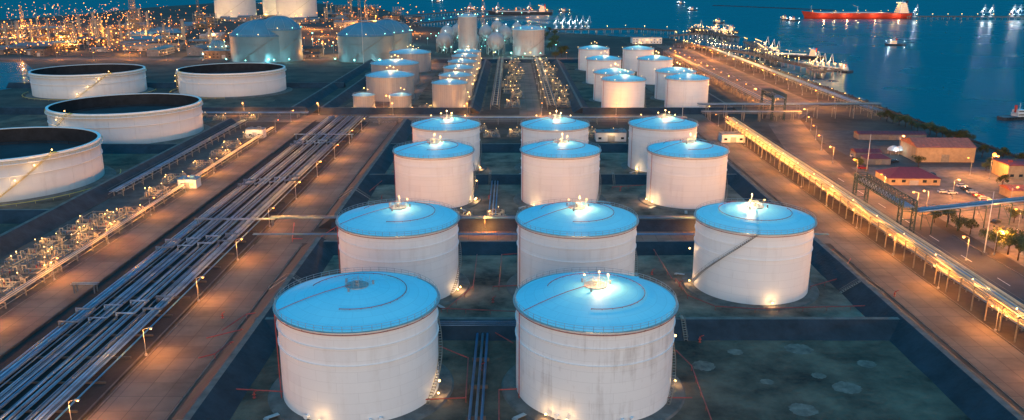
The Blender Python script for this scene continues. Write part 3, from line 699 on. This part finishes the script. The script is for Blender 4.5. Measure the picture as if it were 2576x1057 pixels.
# process columns and frames in the distant plant
for i in range(60):
    u,v=inbox((5,80,335,128)) if i<32 else (inbox((760,30,1040,60)) if i<44 else inbox((340,60,540,130)))
    x,y=p2(u,v); h=random.uniform(14,38)
    if i%3:
        T=thing('process_column',(x,y,0),'slender steel process column with platforms in the plant','process column','plant process columns'); r=random.uniform(1,2.4)
        add('shell',MB().rev([(r,0),(r,h),(r*.6,h+r*.6),(.01,h+r*.8)],16),STEEL,T); mb=MB()
        for q in(.4,.7,.98): mb.ring(r,h*q,1.3,.2,16); railing(r+1.2,h*q,mb,2,1.3,.08)
        add('platform',mb,STEEL,T)
        tank_lamp(T,0,-r-1.6,h*.7,0,big=.45,mat=L_W); tank_lamp(T,r+1.3,0,h*.98+1.6,0,big=.45,mat=L_O)
    else:
        T=thing('process_structure',(x,y,0),'open steel process structure with lit decks','process structure','plant process structures'); w_=random.uniform(14,24); mb=MB(); h*=.8
        for a in range(4):
            for b_ in range(2): mb.box(-w_/2+a*w_/3,(b_-.5)*12,h/2,.5,.5,h)
        nl=int(h/6)
        for l in range(1,nl+1): mb.box(0,0,l*6,w_+1,13,.3)
        add('frame',mb,STEEL,T)
        for l in range(nl):
            add('vessel',MB().tube((-w_*.35,0,l*6+2.2),(w_*.3,0,l*6+2.2),1.5,10),STEEL,T); tank_lamp(T,random.uniform(-w_/2,w_/2),-6.8,l*6+5,0,big=.45,mat=random.choice([L_W,L_O]))
# ---------- buildings
def building(x,y,w,d,h,roof='gable',wall=GREYW,rm_=GREYW,rot=0,lab='low industrial shed',grp=None,name='industrial_building',lit=.0,rise=None,cat='building',win=True):
    T=thing(name,(x,y,0),lab,cat,grp,rot)
    add('wall',MB().box(0,0,h/2,w,d,h),wall,T); rs=rise if rise is not None else min(w,d)*.16; e=.5; mb=MB()
    if roof=='gable':
        mb.v=[(-w/2-e,-d/2-e,h),(w/2+e,-d/2-e,h),(w/2+e,d/2+e,h),(-w/2-e,d/2+e,h),(-w/2-e,0,h+rs),(w/2+e,0,h+rs)]
        for f in([0,1,5,4],[2,3,4,5],[0,4,3],[1,2,5],[3,2,1,0]): mb.face(f)
        k=int(w/2)
        for i in range(k+1):
            q=-w/2+w*i/k; mb.tube((q,-d/2-e,h+.06),(q,0,h+rs+.06),.09,4); mb.tube((q,d/2+e,h+.06),(q,0,h+rs+.06),.09,4)
    elif roof=='hip':
        i_=min(w,d)/2; a=max(0,w/2-i_)
        mb.v=[(-w/2-e,-d/2-e,h),(w/2+e,-d/2-e,h),(w/2+e,d/2+e,h),(-w/2-e,d/2+e,h),(-a,0,h+rs*1.5),(a,0,h+rs*1.5)]
        for f in([0,1,5,4],[2,3,4,5],[0,4,3],[1,2,5],[3,2,1,0]): mb.face(f)
    else:
        mb.box(0,0,h+.15,w+.6,d+.6,.3); mb.box(w*.2,0,h+.8,2,2,1); mb.box(-w*.25,d*.1,h+.6,1.5,1.5,.7)
    add('roof',mb,rm_,T)
    mb=MB(); mb.box(0,-d/2-.04,min(h*.35,2),min(4,w*.25),.08,min(h*.7,4)); add('door',mb,RIB if win else STEEL,T)
    if not win: return T
    n_=max(2,int(w/4)); fl_=max(1,int(h/3.5))
    for i in range(n_):
        if abs(-w/2+w*(i+.5)/n_)<min(4,w*.25)/2+.9: continue
        for k in range(fl_):
            add('window',MB().box(-w/2+w*(i+.5)/n_,-d/2-.03,1.9+k*3.2,1.7,.06,1.2),L_WS if random.random()<lit else GLASS,T)
    return T
B=[((2378,408),29,20,7.5,'gable',TAN,REDROOF,'tan workshop with red striped sheet roof',0,0),
   ((2245,352),38,8,3.2,'gable',GREYW,MAROON,'long low shed with maroon roof',0,0),
   ((2185,398),13,8,3,'gable',GREYW,MAROON,'small shed with maroon roof',0,0),
   ((2210,414),12,8,3,'hip',GREYW,MAROON,'small shed with maroon roof',0,0),
   ((2300,466),23,15,3.2,'hip',TAN,MAROON,'office with broad maroon hip roof',.1,1),
   ((2590,452),20,14,6.5,'flat',TAN,MAROON,'two-storey tan office with lit windows',.3,1),
   ((2590,500),16,9,3.5,'gable',TAN,REDROOF,'open shed with red sheet roof',0,0)]
for (uv,w,d,h,rf,wl,rr,lb,lt,wn) in B:
    x,y=p2(*uv); building(x,y+d/2,w,d,h,rf,wl,rr,rad(-2),lb,None,'office_building' if 'office' in lb else 'shed',lt,win=bool(wn))
for u in(2247,2266,2285):
    x,y=p2(u,388); T=thing('canopy_tent',(x,y,0),'white domed canopy tent on posts','tent','white canopy tents')
    add('canopy',MB().rev([(3.2,2.4),(3,3),(2.2,3.9),(1,4.5),(.01,4.7)],12),CANVAS,T); mb=MB()
    for a in range(4): mb.tube((2.9*cos(a*pi/2+.7),2.9*sin(a*pi/2+.7),0),(2.9*cos(a*pi/2+.7),2.9*sin(a*pi/2+.7),2.6),.08,5)
    mb.arc(2.95,2.5,.05,0,2*pi,12,4)
    add('frame',mb,RIB,T); light((0,-4,3.5),500,COOL,.3,T)
for (u,v,w,d,h,lb) in((645,345,10,6,5,'small white electrical cabin beside pipes'),(1535,352,17,9,5,'white substation cabin between tanks'),(1840,355,13,8,4.5,'small cabin with flat roof'),(1625,108,40,20,8,'white pump house near the shore'),(478,470,8,6,4,'blue-roofed pump shelter beside the manifold'),(1555,345,8,8,4,'small white cabin between tanks')):
    x,y=p2(u,v); building(x,y,w,d,h,'flat',SHIPW,BLUEP if 'blue' in lb else GREYW,0,lb,None,'cabin',.3); light((x,y-d/2-3,4),600,WARM,.3,name='cabin_light')
for i in range(85):
    u,v=random.uniform(0,560),random.uniform(62,146)
    if v>140 and u<120: continue
    if i>50: u=random.uniform(560,1060); v=random.uniform(44,70) if i%2 else random.uniform(128,148)
    if i>75: u=random.uniform(750,1000); v=random.uniform(30,60)
    x,y=p2(u,v); building(x,y,random.uniform(12,48),random.uniform(10,24),random.uniform(4,9),random.choice(['gable','gable','flat']),random.choice([GREYW,CONC,GREYW]),random.choice([GREYW,DOMER,CONCD,GREYW]),random.choice([0,0,rad(90),rad(8)]),'low industrial shed in the amber-lit plant','plant sheds','industrial_building',.2)
def tower(u,v,h,w=6,lab='slender lattice flare tower with lamps'):
    x,y=p2(u,v); T=thing('lattice_tower',(x,y,0),lab,'tower','lattice towers'); mb=MB(); n_=int(h/w)
    for s in((1,1),(1,-1),(-1,-1),(-1,1)): mb.tube((s[0]*w/2,s[1]*w/2,0),(s[0]*w/6,s[1]*w/6,h),.35,4)
    for i in range(n_):
        a=w/2-(w/3)*i/n_;c=w/2-(w/3)*(i+1)/n_;z0=h*i/n_;z1=h*(i+1)/n_
        for s in(-1,1): mb.tube((-a,s*a,z0),(c,s*c,z1),.16,4); mb.tube((s*a,-a,z0),(s*c,c,z1),.16,4)
    add('lattice',mb,STEEL,T)
    for f in(.35,.7,1): tank_lamp(T,0,-w/2,h*f,0,big=.6,mat=L_O)
for q in((335,70,75),(345,80,60),(880,50,70),(905,48,60),(500,40,60),(1215,62,45),(60,75,40)): tower(*q)
# ---------- jetties, ships
def jetty(pts,w,lab,lampstep=18,mat=L_W,zdeck=3.5,k_=.0003,pw=1500):
    P=[Vector((*p2(*q),0)) for q in pts]
    T=thing('jetty',tuple(P[0]),lab,'jetty','jetties'); o0=P[0].copy(); mb=MB();pl=MB();k=0
    for a,c in zip(P,P[1:]):
        L=(c-a).length;ang=math.atan2((c-a).y,(c-a).x);m=(a+c)/2-o0; mb.box(m.x,m.y,zdeck-.02*k,L+w*.6,w,.8,ang); k+=1
        d=(c-a).normalized();nn=Vector((-d.y,d.x,0)); n_=max(1,int(L/12))
        for s in(-1,1):
            mb.tube(a-o0+nn*s*w/2+Vector((0,0,zdeck+1.4)),c-o0+nn*s*w/2+Vector((0,0,zdeck+1.4)),.12,4)
            mb.tube(a-o0+nn*s*w*.3+Vector((0,0,zdeck+1)),c-o0+nn*s*w*.3+Vector((0,0,zdeck+1)),.4,5)
        for i in range(n_+1):
            q=a-o0+(c-a)*i/n_
            for s in(-1,1): e=q+nn*s*w*.4; pl.tube((e.x,e.y,-4),(e.x,e.y,zdeck-.4),.5,6)
        n_=max(1,int(L/lampstep))
        for i in range(n_):
            q=a-o0+(c-a)*(i+.5)/n_+nn*random.choice([-1,1])*w*.42; pl.tube((q.x,q.y,zdeck),(q.x,q.y,zdeck+6),.12,4); tank_lamp(T,q.x,q.y,zdeck+6,pw if i%3==0 else 0,big=round(k_*a.y+.12,1),mat=mat,col=GOLD)
    add('deck',mb,CONC,T);add('pile',pl,RIB,T); return T
jetty([(1700,118),(1790,128),(1880,142),(1960,160),(2040,178),(2100,186)],9,'concrete trestle jetty strung with warm lamps',7,pw=2500)
jetty([(1960,160),(1915,128),(1880,112)],12,'short jetty arm with loading platform',8,pw=2500)
jetty([(1690,97),(1760,90),(1850,100)],9,'concrete trestle jetty strung with warm lamps',9,pw=2500)
jetty([(1740,76),(1790,84),(1850,100)],12,'berthing jetty with bright lamps',8,pw=2500)
jetty([(2040,178),(2060,190),(2105,184)],10,'berthing platform with bright lamps',7,pw=2500)
jetty([(1385,80),(1500,80),(1600,78),(1700,84)],8,'long low jetty leading out to sea',35)
jetty([(1020,44),(1150,34),(1280,30),(1390,30)],10,'long jetty with rows of lamps',28,L_O)
jetty([(2285,46),(2400,46),(2520,47),(2640,48)],10,'offshore jetty with bright white lamps',26,L_W)
jetty([(1040,66),(1200,48),(1330,42)],9,'long jetty with rows of lamps',40,L_T)
mb=MB(); a=Vector(p2(1795,12));c=Vector(p2(2100,24))
for i in range(200):
    q=a+(c-a)*i/199; mb.ball(q.x,q.y,-1.8,random.uniform(3,6),5,3,.4)
tag(add('breakwater',mb,HULLD),'low dark rock breakwater in the sea','breakwater')
def arm(u,v,s=1,lit=COOL,lm=L_C,pw=4000,z=3.5):
    x,y=p2(u,v); T=thing('marine_loading_arm',(x,y,z),'white marine loading arm on a jetty head','loading arm','marine loading arms'); mb=MB()
    mb.box(0,0,1*s,5*s,4*s,2*s); mb.tube((0,0,0),(0,0,14*s),.5*s,8); mb.tube((0,0,14*s),(3*s,0,24*s),.35*s,6); mb.tube((3*s,0,24*s),(6*s,0,9*s),.3*s,6); mb.tube((0,0,14*s),(-3*s,0,10*s),.5*s,6); mb.box(-3.3*s,0,9.5*s,2*s,1.5*s,2*s)
    add('arm',mb,SHIPW,T); tank_lamp(T,0,-3*s,15*s,pw,big=.45*s,mat=lm,col=lit); tank_lamp(T,2*s,-2*s,5*s,0,big=.4*s,mat=lm); tank_lamp(T,-3*s,-2*s,12*s,0,big=.35*s,mat=lm)
for u in(1398,1415,1432,1446,1462,1478): arm(u,78,.9)
for u,v in((1800,86),(1822,92),(1838,97),(1760,80),(1925,132),(1940,140),(1952,146),(2052,178),(2066,184),(2084,186)): arm(u,v,.65,GOLD,L_W,3500)
for u in(2470,2490,2545,2560,2300): arm(u,47,1.1,COOL,L_C,12000)
for u in(1180,1215,1250,1330): arm(u,36,1,(1,.5,.2),L_O,12000)
def ship(u,v,L,beam,hull,lab,rot=0,name='tanker_ship',sup=.84,hh=None,lm=L_W,lights_=6,pw=3000):
    x,y=p2(u,v); T=thing(name,(x,y,-2.2),lab,'ship' if L>40 else 'boat','ships' if L>40 else 'small boats',rot); hh=hh or L*.045; mb=MB()
    def hb(t):
        if t<.1: return beam/2*(.75+2.5*t)
        if t>.78: return beam/2*max(.02,1-((t-.78)/.22)**2)
        return beam/2
    n_=28
    for i in range(n_+1):
        t=i/n_; b_=hb(t); zt=hh*(1+.35*max(0,(t-.85)/.15)); X=-L/2+L*t; rk=L*.03*max(0,(t-.85)/.15)
        for w,z,xo in((-b_,zt,rk),(-b_*.93,hh*.35,0),(-b_*.8,-1,0),(b_*.8,-1,0),(b_*.93,hh*.35,0),(b_,zt,rk)): mb.v.append((X+xo,w,z))
    for i in range(n_):
        for k in range(5): mb.face([i*6+k,i*6+k+1,(i+1)*6+k+1,(i+1)*6+k],None,True)
    mb.face([0,5,4,3,2,1])
    add('hull',mb,hull,T); mb=MB()
    for i in range(n_+1):
        t=i/n_; b_=hb(t)*.98; zt=hh*(1+.35*max(0,(t-.85)/.15))-.25; mb.v+=[(-L/2+L*t,-b_,zt),(-L/2+L*t,b_,zt)]
    for i in range(n_): mb.face([2*i,2*i+2,2*i+3,2*i+1])
    add('deck',mb,DECKG if hull is HULLR else GREYW,T)
    sx=L/2-L*sup; a=L*.09 if L>40 else L*.28; mb=MB(); q=beam*.8; fh=L*.018 if L>40 else 2.2; nf=5 if L>40 else 2
    for k in range(nf): mb.box(sx,0,hh+fh*(k+.5),a*(1-.09*k),q*(1-.1*k),fh*.92); mb.box(sx,0,hh+fh*(k+.98),a*(1-.09*k)+.8,q*(1-.1*k)+.8,fh*.08)
    if L>40: mb.box(sx+a*.2,0,hh+fh*nf+fh*.4,a*.3,beam*.98,fh*.6)
    add('superstructure',mb,SHIPW,T)
    mb=MB()
    for k in range(nf): 
        for s in(-1,1): mb.box(sx,s*(q*(1-.1*k)/2+.03),hh+fh*(k+.6),a*(1-.09*k)*.85,.06,fh*.3)
        mb.box(sx+a*(1-.09*k)/2+.03,0,hh+fh*(k+.6),.06,q*(1-.1*k)*.85,fh*.3)
    add('window',mb,L_WS if pw else GLASS,T)
    mb=MB().tube((sx-a*.4,0,hh+fh*nf*.6),(sx-a*.45,0,hh+fh*(nf+1.4)),a*.14,10); add('funnel',mb,HULLD if hull is HULLR else HULLR,T)
    mb=MB(); mb.tube((sx,0,hh+fh*nf),(sx,0,hh+fh*(nf+2)),.02*a+.06,5); mb.tube((sx-1,0,hh+fh*(nf+1.2)),(sx+1,0,hh+fh*(nf+1.2)),.08,4)
    if L>40:
        mb.tube((L*.44,0,hh),(L*.44,0,hh+L*.07),.3,5); mb.tube((0,0,hh),(0,0,hh+L*.06),.5,6); mb.tube((0,0,hh+L*.055),(L*.05,0,hh+L*.075),.3,5)
        for s in(-.25,0,.25): mb.tube((-L*.25,s*beam,hh+1),(L*.4,s*beam,hh+1),.5,5)
        for i in range(9): mb.box(-L*.22+i*L*.07,0,hh+.8,.8,beam*.8,1.2)
    add('mast',mb,SHIPW,T)
    if L<40:
        mb=MB()
        for i in range(9):
            for s in(-1,1): t=.1+i*.09; mb.tube((-L/2+L*t-.3,s*hb(t),hh*.7),(-L/2+L*t+.3,s*hb(t),hh*.7),.45,8)
        add('fender',mb,TYRE,T)
    if not pw: return T
    bg=.00035*y+.1
    tank_lamp(T,sx+a*.6,0,hh+fh*nf+1,pw,a*.2,0,bg,lm,COOL if lm is L_C else WARM)
    for i in range(lights_):
        tank_lamp(T,-L*.42+L*.86*i/max(1,lights_-1),(-1)**i*beam*.3,hh+(5 if L>40 else 3.5),pw*.5 if i%2==0 else 0,0,0,bg*.7,lm,COOL if lm is L_C else WARM)
    return T
T=ship(2155,44,228,34,HULLR,'long red-hulled tanker with white bridge moored offshore',rot=pi,sup=.92,hh=12,lights_=9,pw=9000)
for q in(-80,-30,30,80): light((q,26,8),9000,(1,.5,.25),1,T)
ship(1985,140,78,15,HULLD,'dark product tanker moored at a jetty',rot=rad(150),lights_=10,pw=4500)
ship(2085,172,52,12,HULLD,'small dark coaster at the jetty head',rot=rad(120),lights_=8,pw=3000)
ship(1795,78,80,15,HULLD,'small tanker berthed beside lit jetty',rot=rad(160),lights_=9,pw=4500)
ship(1310,34,150,24,HULLD,'dark ship moored at the distant jetty',rot=pi,lights_=8,pw=12000,lm=L_O)
for (u,v,L,lm,pw) in((2252,110,26,L_C,2500),(1995,50,30,L_C,3500),(1808,56,24,L_W,2500),(1742,24,26,L_C,2500),(1713,8,26,L_C,2500),(2556,292,24,L_W,0),(1420,28,30,L_W,2500),(1975,47,22,L_W,2500),(1100,4,40,L_C,3500),(1185,22,38,L_W,3500)):
    ship(u,v,L,L*.33,HULLD,'small harbour tug with white wheelhouse on the water',rot=rad(random.choice([10,170,200])),name='tugboat',sup=.42,hh=2.2,lights_=2,pw=pw,lm=lm)
# ---------- cars
def car(mat,lab):
    T=thing('parked_car',(0,0,-500),lab,'car','parked cars'); mb=MB()
    prof=[(-2.2,.35),(-2.25,.8),(-2.1,1.0),(-1.2,1.05),(1.1,1.0),(2.1,.85),(2.25,.6),(2.2,.35)]
    for s in(-.87,.87): mb.v+=[(p[0],s,p[1]) for p in prof]
    n_=len(prof); mb.face(list(range(n_))); mb.face(list(range(2*n_-1,n_-1,-1)))
    for i in range(n_): j=(i+1)%n_; mb.face([i,i+n_,j+n_,j])
    add('body',mb,mat,T); 
    def cab(a,z0,z1,w0,w1,ml,mm):
        mb=MB(); mb.v=[(a[0],-w0,z0),(a[3],-w0,z0),(a[3],w0,z0),(a[0],w0,z0),(a[1],-w1,z1),(a[2],-w1,z1),(a[2],w1,z1),(a[1],w1,z1)]
        for q in((4,5,6,7),(0,1,5,4),(1,2,6,5),(2,3,7,6),(3,0,4,7)): mb.face(list(q))
        add(ml,mb,mm,T)
    cab((-1.9,-1.4,.4,1.15),1.0,1.42,.82,.66,'window',GLASS); add('roof',MB().box(-.5,0,1.45,1.85,1.34,.06),mat,T)
    for x in(-1.4,1.4):
        for s in(-1,1): add('wheel',MB().tube((x,s*.7,.34),(x,s*.9,.34),.34,12),TYRE,T)
    return T
c1,c2,c3=car(CARW,'white car parked on the yard'),car(CARD,'dark car parked on the yard'),car(CARR,'red car parked on the yard')
for i,(u,v,a) in enumerate(((2372,485,5),(2430,478,0),(2445,486,0),(2460,494,0),(2475,502,0),(2345,442,90),(2395,488,10),(2170,425,0),(2150,395,0),(2250,408,20),(2540,600,60),(2105,478,80),(2420,470,0),(2505,560,30),(2515,510,0),(2490,510,0))):
    x,y=p2(u,v); clone([c1,c2,c1,c3][i%4],(x,y,.03),rad(a))
for T in(c1,c2,c3): rm(T)
# ---------- trees
def tree(h,w,seed):
    rnd=random.Random(seed); T=thing('tree',(0,0,-500),'leafy dark green tree in warm lamplight','tree','trees')
    tr=MB().tube((0,0,0),(.1,0,h*.45),.035*h,7,.022*h); pts=[]
    for i in range(8):
        a=i*2.4+rnd.random(); rr=w*.5*rnd.uniform(.4,.95); z=h*rnd.uniform(.5,.9); e=(rr*cos(a),rr*sin(a),z); tr.tube((.1,0,h*rnd.uniform(.28,.45)),e,.015*h,5,.004*h); pts.append(e)
    pts.append((0,0,h*.88)); add('trunk',tr,BARK,T); cr=MB()
    for e in pts:
        R=w*rnd.uniform(.16,.27)
        for k in range(150):
            d=Vector((rnd.gauss(0,1),rnd.gauss(0,1),rnd.gauss(0,.8))).normalized()*R*rnd.uniform(.5,1.1)
            c=Vector(e)+d; s=h*.035*rnd.uniform(.6,1.5); u_=Vector((rnd.gauss(0,1),rnd.gauss(0,1),rnd.gauss(0,1))).normalized(); v_=u_.cross(Vector((rnd.random(),rnd.random(),1))).normalized()
            b_=len(cr.v); cr.v+=[tuple(c-u_*s),tuple(c+v_*s*.6),tuple(c+u_*s),tuple(c-v_*s*.6)]; cr.face([b_,b_+1,b_+2,b_+3])
    add('crown',cr,LEAF,T); return T
tp=[tree(8,7.5,1),tree(7,8,2),tree(9,7,3)]
tl=[(2535,640,1.15),(2505,628,.9),(2560,655,.9),(2385,560,.7),(2412,580,.75),(2440,590,.65),(2365,545,.5),(2545,440,1),(2520,410,.9),(2470,395,.8),(2495,420,.7),(2570,425,.9),(2310,420,.7),(2475,600,.5),(2160,425,.6),(2520,470,.7),(2480,430,.6),(2350,560,.5),(2550,560,.7)]
for i in range(15): tl.append((2215+i*15.5,300+i*4.9,random.uniform(.55,.95)))
for i,(u,v,s) in enumerate(tl):
    x,y=p2(u,v); clone(tp[i%3],(x,y,0),random.random()*6,s)
for i in range(14): clone(tp[i%3],(S(1385,100)[0]+random.uniform(-10,10),p2(1385,82+i*5)[1],0),random.random()*6,1.1)
for T in tp+[SL,SF,SY,SW]: rm(T)
# ---------- world & sun
w=bpy.data.worlds.new('World'); scene.world=w; w.use_nodes=True; nt=w.node_tree; bg=nt.nodes['Background']
tc=N(nt,'ShaderNodeTexCoord'); sx=N(nt,'ShaderNodeSeparateXYZ'); nt.links.new(tc.outputs['Generated'],sx.inputs[0])
r=N(nt,'ShaderNodeValToRGB'); nt.links.new(sx.outputs['Z'],r.inputs['Fac']); e=r.color_ramp.elements
e[0].position=0;e[0].color=(.002,.105,.185,1);e[1].position=.75;e[1].color=(.004,.46,.92,1); q=e.new(.22); q.color=(.003,.165,.32,1)
ng=N(nt,'ShaderNodeMath',operation='MULTIPLY'); ng.inputs[1].default_value=-1; nt.links.new(sx.outputs['Y'],ng.inputs[0])
mr=N(nt,'ShaderNodeMapRange'); mr.inputs['From Min'].default_value=-.2; mr.inputs['From Max'].default_value=1; nt.links.new(ng.outputs[0],mr.inputs['Value'])
mz=N(nt,'ShaderNodeMapRange'); mz.inputs['From Min'].default_value=.4; mz.inputs['From Max'].default_value=0; nt.links.new(sx.outputs['Z'],mz.inputs['Value'])
mm=N(nt,'ShaderNodeMath',operation='MULTIPLY'); nt.links.new(mr.outputs[0],mm.inputs[0]); nt.links.new(mz.outputs[0],mm.inputs[1])
mx=N(nt,'ShaderNodeMix',data_type='RGBA'); nt.links.new(mm.outputs[0],mx.inputs['Factor']); nt.links.new(r.outputs['Color'],mx.inputs['A']); mx.inputs['B'].default_value=(1.35,.98,.80,1)
nt.links.new(mx.outputs['Result'],bg.inputs['Color']); bg.inputs['Strength'].default_value=1.0
sd=bpy.data.lights.new('sun','SUN'); sd.energy=1.5; sd.angle=rad(36); sd.color=(1,.74,.53); so=bpy.data.objects.new('sun',sd); coll.objects.link(so)
so.rotation_euler=Vector((-.1,1,-math.tan(rad(7)))).to_track_quat('-Z','Y').to_euler()
# ---------- camera
cd=bpy.data.cameras.new('camera'); cam=bpy.data.objects.new('camera',cd); coll.objects.link(cam); cam.location=(0,0,H); cam.rotation_euler=(pi/2-PT,0,0)
cd.sensor_width=36; cd.lens=36*F/2576; cd.clip_end=30000; cd.clip_start=1; scene.camera=cam
scene.view_settings.view_transform='Standard'; scene.view_settings.look='None'; scene.view_settings.exposure=0
